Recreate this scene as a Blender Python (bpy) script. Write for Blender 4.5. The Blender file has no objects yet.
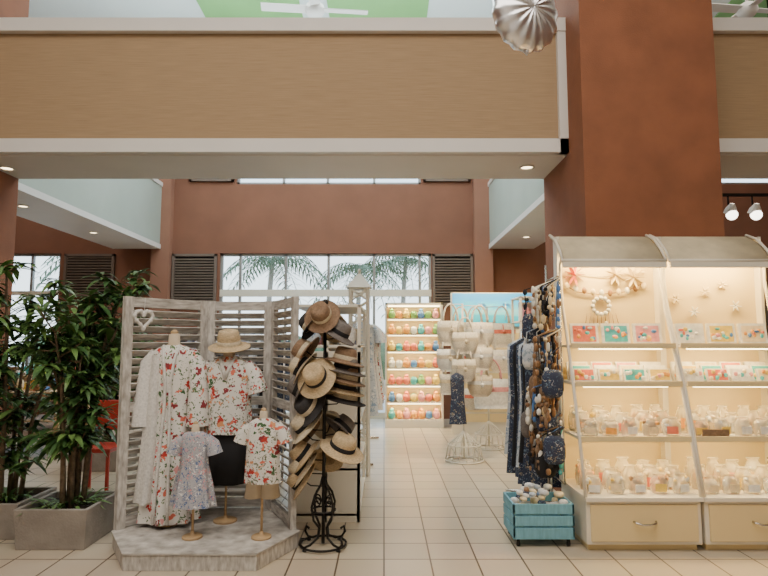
import bpy, math, random
from mathutils import Vector, Matrix
random.seed(11)
U=random.uniform
S=bpy.context.scene
pi=math.pi

# ---------------------------------------------------------------- materials
def newmat(name):
    m=bpy.data.materials.new(name); m.use_nodes=True
    nt=m.node_tree; b=nt.nodes['Principled BSDF']
    return m,nt,b
def mat(name,col,rough=0.6,metal=0.0,var=0.12,scale=6.0,stretch=(1,1,1),bump=0.0,bscale=None,alpha=1.0,col2=None,spec=None):
    m,nt,b=newmat(name); N=nt.nodes; L=nt.links
    tc=N.new('ShaderNodeTexCoord'); mp=N.new('ShaderNodeMapping'); mp.inputs['Scale'].default_value=stretch
    L.new(tc.outputs['Object'],mp.inputs['Vector'])
    no=N.new('ShaderNodeTexNoise'); no.inputs['Scale'].default_value=scale; no.inputs['Detail'].default_value=5
    L.new(mp.outputs['Vector'],no.inputs['Vector'])
    cr=N.new('ShaderNodeValToRGB'); cr.color_ramp.elements[0].position=0.3; cr.color_ramp.elements[1].position=0.7
    c2=col2 if col2 else tuple(min(1,c*(1+var)) for c in col)
    c1=col if col2 else tuple(c*(1-var) for c in col)
    cr.color_ramp.elements[0].color=(*c1,1); cr.color_ramp.elements[1].color=(*c2,1)
    L.new(no.outputs['Fac'],cr.inputs['Fac']); L.new(cr.outputs['Color'],b.inputs['Base Color'])
    b.inputs['Roughness'].default_value=rough; b.inputs['Metallic'].default_value=metal
    b.inputs['Alpha'].default_value=alpha
    if spec is not None: b.inputs['Specular IOR Level'].default_value=spec
    if bump>0:
        n2=N.new('ShaderNodeTexNoise'); n2.inputs['Scale'].default_value=bscale or scale*8
        L.new(mp.outputs['Vector'],n2.inputs['Vector'])
        bp=N.new('ShaderNodeBump'); bp.inputs['Strength'].default_value=bump; bp.inputs['Distance'].default_value=0.01
        L.new(n2.outputs['Fac'],bp.inputs['Height']); L.new(bp.outputs['Normal'],b.inputs['Normal'])
    return m
def emis(name,col,st):
    m,nt,b=newmat(name)
    b.inputs['Base Color'].default_value=(*col,1); b.inputs['Emission Color'].default_value=(*col,1); b.inputs['Emission Strength'].default_value=st
    return m
def floral(name,base,cols,scale=14,th=0.42,leaf=(0.08,0.2,0.06)):
    m,nt,b=newmat(name); N=nt.nodes; L=nt.links
    tc=N.new('ShaderNodeTexCoord')
    no=N.new('ShaderNodeTexNoise'); no.inputs['Scale'].default_value=scale*1.6; L.new(tc.outputs['Object'],no.inputs['Vector'])
    mx=N.new('ShaderNodeMix'); mx.data_type='RGBA'; mx.blend_type='LINEAR_LIGHT'; mx.inputs[0].default_value=0.06
    L.new(tc.outputs['Object'],mx.inputs[6]); L.new(no.outputs['Color'],mx.inputs[7])
    vo=N.new('ShaderNodeTexVoronoi'); vo.inputs['Scale'].default_value=scale; L.new(mx.outputs[2],vo.inputs['Vector'])
    vl=N.new('ShaderNodeTexVoronoi'); vl.inputs['Scale'].default_value=scale*1.5; L.new(mx.outputs[2],vl.inputs['Vector'])
    lt=N.new('ShaderNodeMath'); lt.operation='LESS_THAN'; lt.inputs[1].default_value=th; L.new(vo.outputs['Distance'],lt.inputs[0])
    l2=N.new('ShaderNodeMath'); l2.operation='LESS_THAN'; l2.inputs[1].default_value=th*0.78; L.new(vl.outputs['Distance'],l2.inputs[0])
    sp=N.new('ShaderNodeSeparateColor'); L.new(vo.outputs['Color'],sp.inputs[0])
    cr=N.new('ShaderNodeValToRGB'); cr.color_ramp.interpolation='CONSTANT'
    seq=cols+[base]*max(1,len(cols)//2)
    while len(cr.color_ramp.elements)<len(seq): cr.color_ramp.elements.new(0.5)
    for i,c in enumerate(seq):
        cr.color_ramp.elements[i].position=i/len(seq); cr.color_ramp.elements[i].color=(*c,1)
    L.new(sp.outputs[0],cr.inputs['Fac'])
    a=N.new('ShaderNodeMix'); a.data_type='RGBA'; a.inputs[6].default_value=(*base,1); a.inputs[7].default_value=(*leaf,1); L.new(l2.outputs[0],a.inputs[0])
    a2=N.new('ShaderNodeMix'); a2.data_type='RGBA'; L.new(lt.outputs[0],a2.inputs[0]); L.new(a.outputs[2],a2.inputs[6]); L.new(cr.outputs['Color'],a2.inputs[7])
    L.new(a2.outputs[2],b.inputs['Base Color']); b.inputs['Roughness'].default_value=0.85
    return m

M_tile,nt,b=newmat('floor_tile')
N=nt.nodes;L=nt.links
tc=N.new('ShaderNodeTexCoord'); br=N.new('ShaderNodeTexBrick'); br.offset=0; br.squash=1
br.inputs['Scale'].default_value=1; br.inputs['Brick Width'].default_value=0.32; br.inputs['Row Height'].default_value=0.32
br.inputs['Mortar Size'].default_value=0.006; br.inputs['Mortar Smooth'].default_value=0.1
br.inputs['Color1'].default_value=(0.60,0.51,0.39,1); br.inputs['Color2'].default_value=(0.52,0.44,0.33,1); br.inputs['Mortar'].default_value=(0.11,0.075,0.05,1)
L.new(tc.outputs['Object'],br.inputs['Vector']); 
no=N.new('ShaderNodeTexNoise'); no.inputs['Scale'].default_value=1.3; L.new(tc.outputs['Object'],no.inputs['Vector'])
mx=N.new('ShaderNodeMix'); mx.data_type='RGBA'; mx.blend_type='MULTIPLY'; mx.inputs[0].default_value=0.12
L.new(br.outputs['Color'],mx.inputs[6]); L.new(no.outputs['Color'],mx.inputs[7]); L.new(mx.outputs[2],b.inputs['Base Color'])
b.inputs['Roughness'].default_value=0.3
bp=N.new('ShaderNodeBump'); bp.inputs['Strength'].default_value=0.3; bp.inputs['Distance'].default_value=0.003; bp.invert=True
L.new(br.outputs['Fac'],bp.inputs['Height']); L.new(bp.outputs['Normal'],b.inputs['Normal'])

M_col=mat('terracotta_stucco',(0.235,0.088,0.042),0.85,var=0.14,scale=3,bump=0.3,bscale=90)
M_brown=mat('brown_wall',(0.22,0.095,0.056),0.85,var=0.08,scale=2,bump=0.15,bscale=90)
M_pil=mat('pilaster_paint',(0.29,0.14,0.09),0.85,var=0.08,scale=2)
M_fab=mat('woven_beige_panel',(0.345,0.235,0.135),0.8,var=0.12,scale=9,stretch=(0.4,1,14),bump=0.1)
M_white=mat('white_paint',(0.70,0.67,0.64),0.55,var=0.03,scale=2)
M_soff=mat('soffit_paint',(0.64,0.59,0.54),0.7,var=0.04,scale=1.5)
M_ceil=mat('ceiling_paint',(0.72,0.80,0.80),0.8,var=0.03,scale=1.5)
M_sbeam=mat('side_beam_paint',(0.38,0.43,0.38),0.8,var=0.05,scale=1.5)
M_green=mat('green_ceiling_panel',(0.25,0.55,0.20),0.6,var=0.06,scale=1.5)
M_frame=mat('aluminium_frame',(0.30,0.30,0.29),0.4,metal=0.3,var=0.05)
M_louv=mat('brown_louver',(0.16,0.12,0.095),0.6,var=0.1)
M_dist=mat('whitewashed_wood',(0.34,0.31,0.28),0.8,scale=14,stretch=(3,3,0.9),col2=(0.70,0.67,0.63),bump=0.3)
M_dist2=mat('whitewashed_slat',(0.30,0.275,0.25),0.8,scale=10,stretch=(1,1,6),col2=(0.68,0.65,0.61),bump=0.3)
M_cream=mat('cream_laminate',(0.78,0.63,0.34),0.45,var=0.04,scale=2)
M_shw=mat('white_shelf_board',(0.78,0.73,0.62),0.4,var=0.04,scale=2)
M_awn=mat('awning_cream',(0.58,0.50,0.34),0.8,var=0.12,scale=8)
M_black=mat('wrought_iron',(0.02,0.018,0.017),0.45,metal=0.6,var=0.2)
M_chrome=mat('chrome',(0.6,0.58,0.55),0.25,metal=1,var=0.05)
M_wood=mat('light_wood',(0.50,0.34,0.18),0.6,var=0.2,scale=10,stretch=(1,1,8))
M_straw=mat('straw',(0.56,0.42,0.25),0.8,var=0.25,scale=60,stretch=(1,1,3),bump=0.5,bscale=150)
M_straw2=mat('straw_natural',(0.66,0.56,0.40),0.8,var=0.2,scale=60,stretch=(1,1,3),bump=0.5,bscale=150)
M_straw3=mat('straw_brown',(0.24,0.15,0.09),0.8,var=0.25,scale=60,bump=0.5,bscale=150)
M_hblack=mat('black_hat',(0.03,0.028,0.03),0.8,var=0.2,scale=60,bump=0.4,bscale=150)
M_hgrey=mat('grey_hat',(0.16,0.14,0.13),0.8,var=0.2,scale=60,bump=0.4,bscale=150)
M_blk=mat('black_cloth',(0.015,0.015,0.018),0.9,var=0.2)
M_skin=mat('mannequin_linen',(0.58,0.48,0.35),0.8,var=0.06,scale=20)
M_lace=mat('white_lace',(0.74,0.72,0.69),0.9,var=0.16,scale=60,bump=0.4)
M_basket=mat('white_basketweave',(0.80,0.72,0.58),0.8,var=0.2,scale=55,stretch=(1,1,2),bump=0.5)
RED=(0.50,0.04,0.03); COR=(0.70,0.17,0.11); ORG=(0.66,0.30,0.14); GRN=(0.05,0.12,0.05); PINK=(0.70,0.32,0.32); BLU=(0.10,0.16,0.34); WINE=(0.25,0.03,0.04)
M_fl1=floral('white_floral_print',(0.76,0.74,0.70),[COR,RED,GRN,PINK,WINE],17,0.42,leaf=(0.12,0.19,0.09))
M_fl2=floral('white_floral_shirt',(0.74,0.72,0.68),[RED,ORG,GRN,WINE,COR],19,0.43,leaf=(0.16,0.18,0.11))
M_fl3=floral('grey_floral_print',(0.42,0.42,0.46),[PINK,BLU,(0.75,0.75,0.75)],30,0.42,leaf=(0.14,0.18,0.24))
M_fl4=floral('navy_floral_print',(0.03,0.04,0.08),[(0.4,0.4,0.42),(0.15,0.22,0.30),(0.35,0.3,0.22)],26,0.32,leaf=(0.10,0.16,0.22))
M_fl5=floral('pale_blue_print',(0.55,0.60,0.66),[(0.25,0.35,0.5),(0.8,0.8,0.78)],16,0.42,leaf=(0.3,0.38,0.45))
M_leaf=mat('leaf_green',(0.06,0.15,0.035),0.4,scale=9,col2=(0.19,0.32,0.09))
M_leaf2=mat('leaf_dark',(0.03,0.09,0.03),0.4,scale=9,col2=(0.10,0.20,0.06))
M_palm=mat('palm_frond',(0.06,0.12,0.05),0.5,scale=4,col2=(0.14,0.21,0.10))
M_ptrunk=mat('palm_trunk',(0.42,0.38,0.32),0.9,var=0.2,scale=12)
M_bark=mat('bark',(0.20,0.14,0.09),0.9,var=0.3,scale=30,bump=0.5)
M_soil=mat('soil',(0.05,0.035,0.025),1,var=0.4,scale=50,bump=0.8)
M_planter=mat('stone_planter',(0.30,0.265,0.23),0.8,var=0.15,scale=8,bump=0.3)
M_turq=mat('turquoise_wood',(0.18,0.42,0.52),0.7,var=0.15,scale=10,stretch=(6,1,1),bump=0.2)
M_foil=mat('silver_foil',(0.85,0.85,0.88),0.28,metal=0.9,var=0.04,bump=0.5,bscale=9)
M_redp=mat('red_plastic',(0.5,0.05,0.03),0.4,var=0.05)
M_tube=emis('fluorescent_tube',(1.0,0.80,0.42),11)
M_down=emis('downlight_lens',(1.0,0.78,0.45),7)
M_bulb=emis('bulb',(1.0,0.92,0.8),6)
PC=[mat('goods_%s'%n,c,0.35,var=0.15,scale=30) for n,c in dict(coral=(0.72,0.18,0.11),orange=(0.80,0.36,0.07),cream=(0.78,0.64,0.40),turq=(0.08,0.45,0.48),pink=(0.78,0.34,0.34),yellow=(0.80,0.58,0.12),white=(0.80,0.78,0.72),green=(0.20,0.40,0.11),blue=(0.09,0.22,0.5),brown=(0.28,0.15,0.07)).items()]
G_cor,G_org,G_cre,G_tur,G_pin,G_yel,G_whi,G_grn,G_blu,G_bro=PC
M_cello=mat('cellophane',(0.92,0.85,0.68),0.08,var=0.1,scale=25,alpha=0.32)

mg,nt,b=newmat('window_glass'); nt.nodes.remove(b)
tr=nt.nodes.new('ShaderNodeBsdfTransparent'); gl=nt.nodes.new('ShaderNodeBsdfGlossy'); gl.inputs['Roughness'].default_value=0.03
ms=nt.nodes.new('ShaderNodeMixShader'); ms.inputs[0].default_value=0.06
nt.links.new(tr.outputs[0],ms.inputs[1]); nt.links.new(gl.outputs[0],ms.inputs[2]); nt.links.new(ms.outputs[0],nt.nodes['Material Output'].inputs[0])
M_glass=mg

mo,nt,b=newmat('ocean_print'); N=nt.nodes;L=nt.links
tc=N.new('ShaderNodeTexCoord'); sx=N.new('ShaderNodeSeparateXYZ'); L.new(tc.outputs['Generated'],sx.inputs[0])
no=N.new('ShaderNodeTexNoise'); no.inputs['Scale'].default_value=5; L.new(tc.outputs['Generated'],no.inputs['Vector'])
ad=N.new('ShaderNodeMath'); ad.operation='MULTIPLY_ADD'; ad.inputs[1].default_value=0.35; L.new(no.outputs['Fac'],ad.inputs[0]); L.new(sx.outputs['Z'],ad.inputs[2])
cr=N.new('ShaderNodeValToRGB'); e=cr.color_ramp.elements
e[0].position=0.15; e[0].color=(0.02,0.34,0.50,1); e[1].position=1.0; e[1].color=(0.03,0.26,0.70,1)
for p,c in ((0.45,(0.03,0.42,0.58,1)),(0.62,(0.22,0.62,0.75,1)),(0.8,(0.06,0.42,0.75,1))):
    k=e.new(p); k.color=c
L.new(ad.outputs[0],cr.inputs['Fac']); L.new(cr.outputs['Color'],b.inputs['Base Color']); b.inputs['Roughness'].default_value=0.4
L.new(cr.outputs['Color'],b.inputs['Emission Color']); b.inputs['Emission Strength'].default_value=0.9  # emission added to brighten the print; it is no lamp
M_ocean=mo

# ---------------------------------------------------------------- mesh builder
class MB:
    def __init__(s): s.v=[];s.f=[];s.m=[];s.sm=[];s.mats=[]
    def mi(s,m):
        if m not in s.mats: s.mats.append(m)
        return s.mats.index(m)
    def add(s,vs,fs,m,smooth=False):
        o=len(s.v); s.v+= [tuple(v) for v in vs]; i=s.mi(m)
        for f in fs: s.f.append(tuple(a+o for a in f)); s.m.append(i); s.sm.append(smooth)
    def box(s,x0,x1,y0,y1,z0,z1,m,M=None):
        vs=[Vector(p) for p in ((x0,y0,z0),(x1,y0,z0),(x1,y1,z0),(x0,y1,z0),(x0,y0,z1),(x1,y0,z1),(x1,y1,z1),(x0,y1,z1))]
        if M: vs=[M@v for v in vs]
        s.add(vs,[(0,3,2,1),(4,5,6,7),(0,1,5,4),(1,2,6,5),(2,3,7,6),(3,0,4,7)],m)
    def beam(s,a,b,w,h,m,roll=0):
        a=Vector(a);b=Vector(b);d=(b-a);l=d.length
        q=d.to_track_quat('Y','Z').to_matrix().to_4x4()
        M=Matrix.Translation(a)@q@Matrix.Rotation(roll,4,'Y')
        s.box(-w/2,w/2,0,l,-h/2,h/2,m,M)
    def tube(s,path,r,m,seg=8,caps=True):
        P=[Vector(p) for p in path]; n=len(P)
        rr=r if isinstance(r,(list,tuple)) else [r]*n
        vs=[];fs=[]
        up=Vector((0,0,1)); t0=(P[1]-P[0]).normalized()
        if abs(t0.dot(up))>0.95: up=Vector((1,0,0))
        u=t0.cross(up).normalized()
        for i in range(n):
            t=((P[min(i+1,n-1)]-P[max(i-1,0)])); t=t.normalized() if t.length>1e-9 else t0
            u=(u-t*u.dot(t)); u=u.normalized() if u.length>1e-6 else t.orthogonal().normalized()
            w=t.cross(u)
            for k in range(seg):
                a=2*pi*k/seg; vs.append(P[i]+(u*math.cos(a)+w*math.sin(a))*rr[i])
        for i in range(n-1):
            for k in range(seg):
                k2=(k+1)%seg; fs.append((i*seg+k,i*seg+k2,(i+1)*seg+k2,(i+1)*seg+k))
        if caps: fs.append(tuple(range(seg))[::-1]); fs.append(tuple((n-1)*seg+k for k in range(seg)))
        s.add(vs,fs,m,True)
    def cyl(s,a,b,r,m,seg=20): s.tube([a,b],r,m,seg); 
    def lathe(s,prof,M,m,seg=28,sx=1,sy=1):
        vs=[];fs=[];n=len(prof)
        for r,z in prof:
            for k in range(seg):
                a=2*pi*k/seg; vs.append(M@Vector((r*math.cos(a)*sx,r*math.sin(a)*sy,z)))
        for i in range(n-1):
            for k in range(seg):
                k2=(k+1)%seg; fs.append((i*seg+k,i*seg+k2,(i+1)*seg+k2,(i+1)*seg+k))
        s.add(vs,fs,m,True)
    def loft(s,rings,m,seg=40,cap=True):
        vs=[];fs=[];n=len(rings)
        for (cx,cy,cz,rx,ry,am,nw,ph) in rings:
            for k in range(seg):
                a=2*pi*k/seg; q=1+am*math.sin(nw*a+ph)+am*0.5*math.sin((nw*2+1)*a+ph*2.3)
                vs.append((cx+rx*q*math.cos(a),cy+ry*q*math.sin(a),cz+am*0.03*math.sin(nw*a)))
        for i in range(n-1):
            for k in range(seg):
                k2=(k+1)%seg; fs.append((i*seg+k,i*seg+k2,(i+1)*seg+k2,(i+1)*seg+k))
        if cap: fs.append(tuple(range(seg))); fs.append(tuple((n-1)*seg+k for k in range(seg)))
        s.add(vs,fs,m,True)
    def puff(s,c,sz,m,e=0.5,rz=0,nu=12,nv=7):
        c=Vector(c); vs=[];fs=[]
        f=lambda w:math.copysign(abs(w)**e,w)
        for j in range(nv+1):
            p=-pi/2+pi*j/nv
            for i in range(nu):
                a=2*pi*i/nu
                x=sz[0]*f(math.cos(p))*f(math.cos(a)); y=sz[1]*f(math.cos(p))*f(math.sin(a)); z=sz[2]*f(math.sin(p))
                vs.append(c+Vector((x*math.cos(rz)-y*math.sin(rz),x*math.sin(rz)+y*math.cos(rz),z)))
        for j in range(nv):
            for i in range(nu):
                i2=(i+1)%nu; fs.append((j*nu+i,j*nu+i2,(j+1)*nu+i2,(j+1)*nu+i))
        s.add(vs,fs,m,True)
    def leaf(s,base,d,L,w,m,droop=0.4):
        base=Vector(base); d=Vector(d).normalized(); side=d.cross(Vector((0,0,1)))
        side=side.normalized() if side.length>1e-3 else Vector((1,0,0))
        pts=[];n=4
        for i in range(n+1):
            t=i/n; ww=w*math.sin(pi*min(1,0.12+t*0.88))**0.8 if i<n else 0.001
            p=base+d*L*t+Vector((0,0,-droop*L*t*t))
            up=Vector((0,0,0.25*ww))
            pts+= [p-side*ww+up,p,p+side*ww+up]
        fs=[]
        for i in range(n):
            a=i*3; fs+=[(a,a+1,a+4,a+3),(a+1,a+2,a+5,a+4)]
        s.add(pts,fs,m,True)
    def obj(s,name,parent=None,bevel=0):
        me=bpy.data.meshes.new(name); me.from_pydata(s.v,[],s.f); me.update()
        for m in s.mats: me.materials.append(m)
        me.polygons.foreach_set('material_index',s.m); me.polygons.foreach_set('use_smooth',s.sm)
        o=bpy.data.objects.new(name,me); S.collection.objects.link(o)
        if bevel:
            bv=o.modifiers.new('bevel','BEVEL'); bv.width=bevel; bv.segments=2; bv.limit_method='ANGLE'; bv.angle_limit=1.0
        if parent: o.parent=parent
        return o
def empty(name,loc=(0,0,0)):
    o=bpy.data.objects.new(name,None); o.empty_display_size=0.2; S.collection.objects.link(o); return o
def simple(name,x0,x1,y0,y1,z0,z1,m,bevel=0,parent=None):
    b=MB(); b.box(x0,x1,y0,y1,z0,z1,m); return b.obj(name,parent,bevel)
def area(name,loc,sx,sy,en,col,rot=(0,0,0),parent=None,spread=pi):
    l=bpy.data.lights.new(name,'AREA'); l.shape='RECTANGLE'; l.size=sx; l.size_y=sy; l.energy=en; l.color=col; l.spread=spread
    o=bpy.data.objects.new(name,l); o.location=loc; o.rotation_euler=rot; S.collection.objects.link(o)
    if parent: o.parent=parent
    return o
T=Matrix.Translation
def RX(a): return Matrix.Rotation(a,4,'X')
def RY(a): return Matrix.Rotation(a,4,'Y')
def RZ(a): return Matrix.Rotation(a,4,'Z')

# ---------------------------------------------------------------- room shell
XL,XR,YB,YF,ZC=-9.0,8.0,-4.0,11.5,6.5
simple('floor',XL,XR,YB,YF+0.2,-0.1,0,M_tile)
simple('wall_left',XL-0.2,XL,YB,YF+0.2,0,ZC,M_brown)
simple('wall_right',XR,XR+0.2,YB,YF+0.2,0,ZC,M_brown)
simple('wall_back',XL,XR,YB-0.2,YB,0,ZC,M_white)
c=MB(); c.box(XL,XR,YB,YF+0.2,ZC,ZC+0.1,M_ceil)
for gx in (-2.75,-0.84,3.2,5.1):
    for gy in (6.9,9.0):
        c.box(gx,gx+1.5,gy,gy+1.7,ZC-0.02,ZC+0.01,M_green)
c.obj('ceiling')
fw=MB(); y0,y1=YF,YF+0.2
fw.box(XL,-7.75,y0,y1,0,ZC,M_brown)
fw.box(-7.75,-6.5,y0,y1,0,0.9,M_brown); fw.box(-7.75,-6.5,y0,y1,3.28,ZC,M_brown)
fw.box(-6.5,-4.26,y0,y1,0,ZC,M_brown)
fw.box(-4.26,1.8,y0,y1,3.28,4.70,M_brown)
fw.box(-4.26,1.8,y0,y1,5.9,ZC,M_brown)
fw.box(-4.26,-3.0,y0,y1,4.70,5.9,M_brown); fw.box(0.75,1.8,y0,y1,4.70,5.9,M_brown)
fw.box(-4.26,-3.3,y0,y1,0,3.28,M_brown); fw.box(0.95,1.8,y0,y1,0,3.28,M_brown)
fw.box(1.8,XR,y0,y1,0,4.7,M_brown); fw.box(1.8,5.5,y0,y1,4.7,ZC,M_brown); fw.box(5.5,XR,y0,y1,5.9,ZC,M_brown)
fw.box(-4.62,-4.26,y0-0.18,y0,0,ZC,M_pil); fw.box(1.8,2.16,y0-0.18,y0,0,ZC,M_pil)
fw.obj('wall_far')
def louver(name,x0,x1,z0,z1):
    b=MB(); Y=YF-.004; b.box(x0,x0+0.05,Y-0.06,Y,z0,z1,M_louv); b.box(x1-0.05,x1,Y-0.06,Y,z0,z1,M_louv)
    b.box(x0,x1,Y-0.06,Y,z1-0.05,z1,M_louv); b.box(x0,x1,Y-0.06,Y,z0,z0+0.05,M_louv); b.box(x0,x1,Y-0.012,Y,z0,z1,M_blk)
    z=z0+0.07
    while z<z1-0.06:
        b.beam((x0+0.03,Y-0.035,z),(x1-0.03,Y-0.035,z),0.05,0.012,M_louv,roll=0.7); z+=0.055
    b.obj(name)
for x0,x1,z0,z1 in ((-4.24,-3.35,2.2,3.26),(0.97,1.78,2.2,3.26),(-6.4,-5.4,2.4,3.26),(-3.95,-3.05,4.75,5.6),(0.8,1.75,4.75,5.6)):
    louver('louver_shutter',x0,x1,z0,z1)
def window(name,x0,x1,z0,z1,vs,hs,fr=0.05):
    b=MB(); ya,yb=YF+0.05,YF+0.12
    b.box(x0,x0+fr,ya,yb,z0,z1,M_frame); b.box(x1-fr,x1,ya,yb,z0,z1,M_frame)
    b.box(x0,x1,ya,yb,z0,z0+fr,M_frame); b.box(x0,x1,ya,yb,z1-fr,z1,M_frame)
    for v in vs: b.box(v-fr/2,v+fr/2,ya,yb,z0,z1,M_frame)
    for h,t in hs: b.box(x0,x1,ya-0.01,yb,h-t/2,h+t/2,M_shw)
    b.box(x0,x1,ya+0.03,ya+0.036,z0,z1,M_glass)
    b.obj(name)
window('window_1',-3.3,0.95,0,3.28,(-2.9,-1.98,-1.12,-0.20,0.72),((2.48,0.14),(0.06,0.12)))
window('window_2',-3.0,0.75,4.7,5.9,(-2.05,-1.15,-0.2),())
window('window_3',-7.75,-6.5,0.9,3.28,(-7.1,),((2.48,0.08),))
window('window_4',5.5,8.0,4.7,5.9,(6.7,),())

def beam_obj(name,x0,x1):
    b=MB(); b.box(x0,x1,5.33,6.13,3.30,4.58,M_fab)
    b.obj(name)
    t=MB()
    t.box(x0,x1,5.27,6.17,4.47,4.60,M_white); t.box(x0,x1,5.28,5.36,3.28,3.41,M_white)
    t.box(x0,x1,5.36,6.15,3.27,3.31,M_soff)
    return t
t=beam_obj('beam_left',-3.98,1.74); t.box(1.66,1.745,5.28,5.36,3.28,4.6,M_white); t.obj('trim_1')
t=beam_obj('beam_right',2.93,XR); t.obj('trim_2')
simple('column_right',1.74,2.93,4.9,6.15,0,ZC,M_col)
simple('column_left',-5.15,-3.98,4.9,6.15,0,ZC,M_col)
t=beam_obj('beam_outer_left',XL,-5.15); t.obj('trim_3')
def sidebeam(name,x0,x1):
    b=MB(); b.box(x0,x1,6.15,YF-0.18,3.42,4.62,M_sbeam)
    b.box(x0-0.02,x1+0.02,6.15,YF-0.18,3.34,3.43,M_white)
    b.box(x0-0.02,x1+0.02,6.15,YF-0.18,4.6,4.68,M_white); b.obj(name)
sidebeam('beam_side_left',-5.35,-4.45); sidebeam('beam_side_right',2.1,2.95)
def downlight(x,y,z):
    b=MB(); b.lathe([(0.075,0),(0.08,-0.012),(0.06,-0.012),(0.055,0.0)],T((x,y,z)),M_white,24)
    b.lathe([(0.001,-0.004),(0.056,-0.004)],T((x,y,z)),M_down,24); b.obj('downlight')
for x,y,z in ((-3.85,5.75,3.27),(1.45,5.72,3.27),(-4.9,7.7,3.34),(-4.9,9.6,3.34),(2.5,8.2,3.34),(2.5,10.0,3.34)): downlight(x,y,z)
def fan(x,y,z):
    b=MB(); b.cyl((x,y,z),(x,y,ZC),0.02,M_white); b.lathe([(0.0,-0.1),(0.09,-0.09),(0.13,-0.03),(0.12,0.05),(0.04,0.1)],T((x,y,z)),M_white)
    for k in range(4):
        M=T((x,y,z))@RZ(0.1+k*pi/2)@RX(0.2); b.box(0.1,0.72,-0.07,0.07,-0.006,0.006,M_white,M)
    b.obj('ceiling_fan')
fan(-0.94,7.46,6.0); fan(4.94,7.46,6.0)

b=MB(); b.box(4.3,5.7,7.98,8.02,3.55,3.59,M_black)
for x in (4.4,5.6): b.cyl((x,8,3.58),(x,8,ZC),0.01,M_black,8)
for x in (4.86,5.2):
    b.cyl((x,8,3.56),(x,8,3.42),0.012,M_black,8); b.lathe([(0.03,0.14),(0.075,0.06),(0.085,0)],T((x,7.97,3.30))@RX(0.5),M_white)
    b.puff((x,7.93,3.27),(0.075,0.075,0.075),M_bulb,1)
b.obj('track_spotlights')

# ---------------------------------------------------------------- outdoors
b=MB(); b.box(-30,30,YF+0.2,60,-0.12,-0.02,mat('paving',(0.62,0.60,0.56),0.8)); b.obj('ground_outside')
def palm(x,y,h,n=16):
    b=MB(); top=Vector((x+0.2,y,h)); b.tube([(x,y,-0.05),(x+0.05,y,h*0.4),(x+0.12,y,h*0.75),top],[0.13,0.10,0.085,0.08],M_ptrunk,10)
    for k in range(n):
        a=2*pi*k/n+U(-.2,.2); el=U(0.05,0.9); Lf=U(1.4,2.0); d=Vector((math.cos(a),math.sin(a),0)); sd=Vector((-math.sin(a),math.cos(a),0))
        pts=[top+d*Lf*t+Vector((0,0,Lf*(el*t-1.0*t*t))) for t in [i/12 for i in range(13)]]
        b.tube(pts,0.012,M_palm,4)
        for i in range(1,13):
            for s in (-1,1):
                b.leaf(pts[i],sd*s+d*0.5,0.5*math.sin(pi*(0.15+0.8*i/13))+0.1,0.03,M_palm,0.6)
    b.obj('palm_tree')
for p in ((-3.9,19,4.2),(-1.0,20,4.1),(0.6,21,4.5),(-9.6,19,4.3)): palm(*p)
b=MB()
for i in range(26):
    x=-14+i*0.95; b.puff((x,24+U(-.3,.3),0.6),(0.7,0.6,U(0.9,1.3)),M_palm,0.9)
b.obj('hedge')

# ---------------------------------------------------------------- louvered display screen with platform
def rack():
    root=empty('louvered_display_screen')
    poly=[(-2.0,4.40),(-1.72,3.95),(-0.84,3.95),(-0.63,4.40),(-0.93,5.02),(-1.55,5.02)]
    b=MB(); n=len(poly)
    vs=[(x,y,0.0) for x,y in poly]+[(x,y,0.1) for x,y in poly]
    b.add(vs,[tuple(range(n))[::-1],tuple(range(n,2*n))]+[(i,(i+1)%n,n+(i+1)%n,n+i) for i in range(n)],M_dist)
    cx=sum(p[0] for p in poly)/n; cy=sum(p[1] for p in poly)/n
    q=[(cx+(x-cx)*1.015,cy+(y-cy)*1.015) for x,y in poly]
    vs=[(x,y,0.1) for x,y in q]+[(x,y,0.118) for x,y in q]
    b.add(vs,[tuple(range(n))[::-1],tuple(range(n,2*n))]+[(i,(i+1)%n,n+(i+1)%n,n+i) for i in range(n)],M_dist2)
    b.obj('platform',root,0.004)
    H=1.85
    def panel(nm,p,q):
        b=MB(); p=Vector((*p,0));q=Vector((*q,0)); d=(q-p).normalized(); W=(q-p).length; ang=math.atan2(d.y,d.x)
        M=T(p)@RZ(ang)
        b.box(0,0.07,-0.022,0.022,0.118,H,M_dist,M); b.box(W-0.07,W,-0.022,0.022,0.118,H,M_dist,M)
        b.box(0.07,W-0.07,-0.018,0.018,H-0.08,H-0.003,M_dist2,M); b.box(0.07,W-0.07,-0.018,0.018,0.13,0.20,M_dist2,M)
        b.box(0.07,W-0.07,-0.018,0.018,0.97,1.04,M_dist2,M)
        z=0.235
        while z<H-0.09:
            if abs(z-1.005)>0.05:
                Mz=M@T((0,0,z))@RX(-0.75); b.box(0.06,W-0.06,-0.032,0.032,-0.005,0.005,M_dist2,Mz)
            z+=0.062
        b.obj(nm,root,0.002)
    panel('panel_left',(-1.99,4.41),(-1.53,4.97)); panel('panel_center',(-1.52,4.98),(-0.96,4.98)); panel('panel_right',(-0.95,4.97),(-0.67,4.41))
    h=MB()
    c0=Vector((-1.85,4.46,1.68)); pts=[]
    for i in range(33):
        t=2*pi*i/32; x=16*math.sin(t)**3; z=13*math.cos(t)-5*math.cos(2*t)-2*math.cos(3*t)-math.cos(4*t)
        pts.append(c0+Vector((x*0.0045*0.66,x*0.0045*0.7-0.015,z*0.0048)))
    h.tube(pts,0.013,M_lace,8); 
    for i in range(0,32,2): h.puff(pts[i],(0.018,0.016,0.018),M_lace,1,0,6,4)
    h.tube([c0+Vector((0,-0.01,0.02)),c0+Vector((0,0.0,0.16))],0.002,M_lace,4)
    h.obj('heart_wreath',root)
rack()

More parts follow.
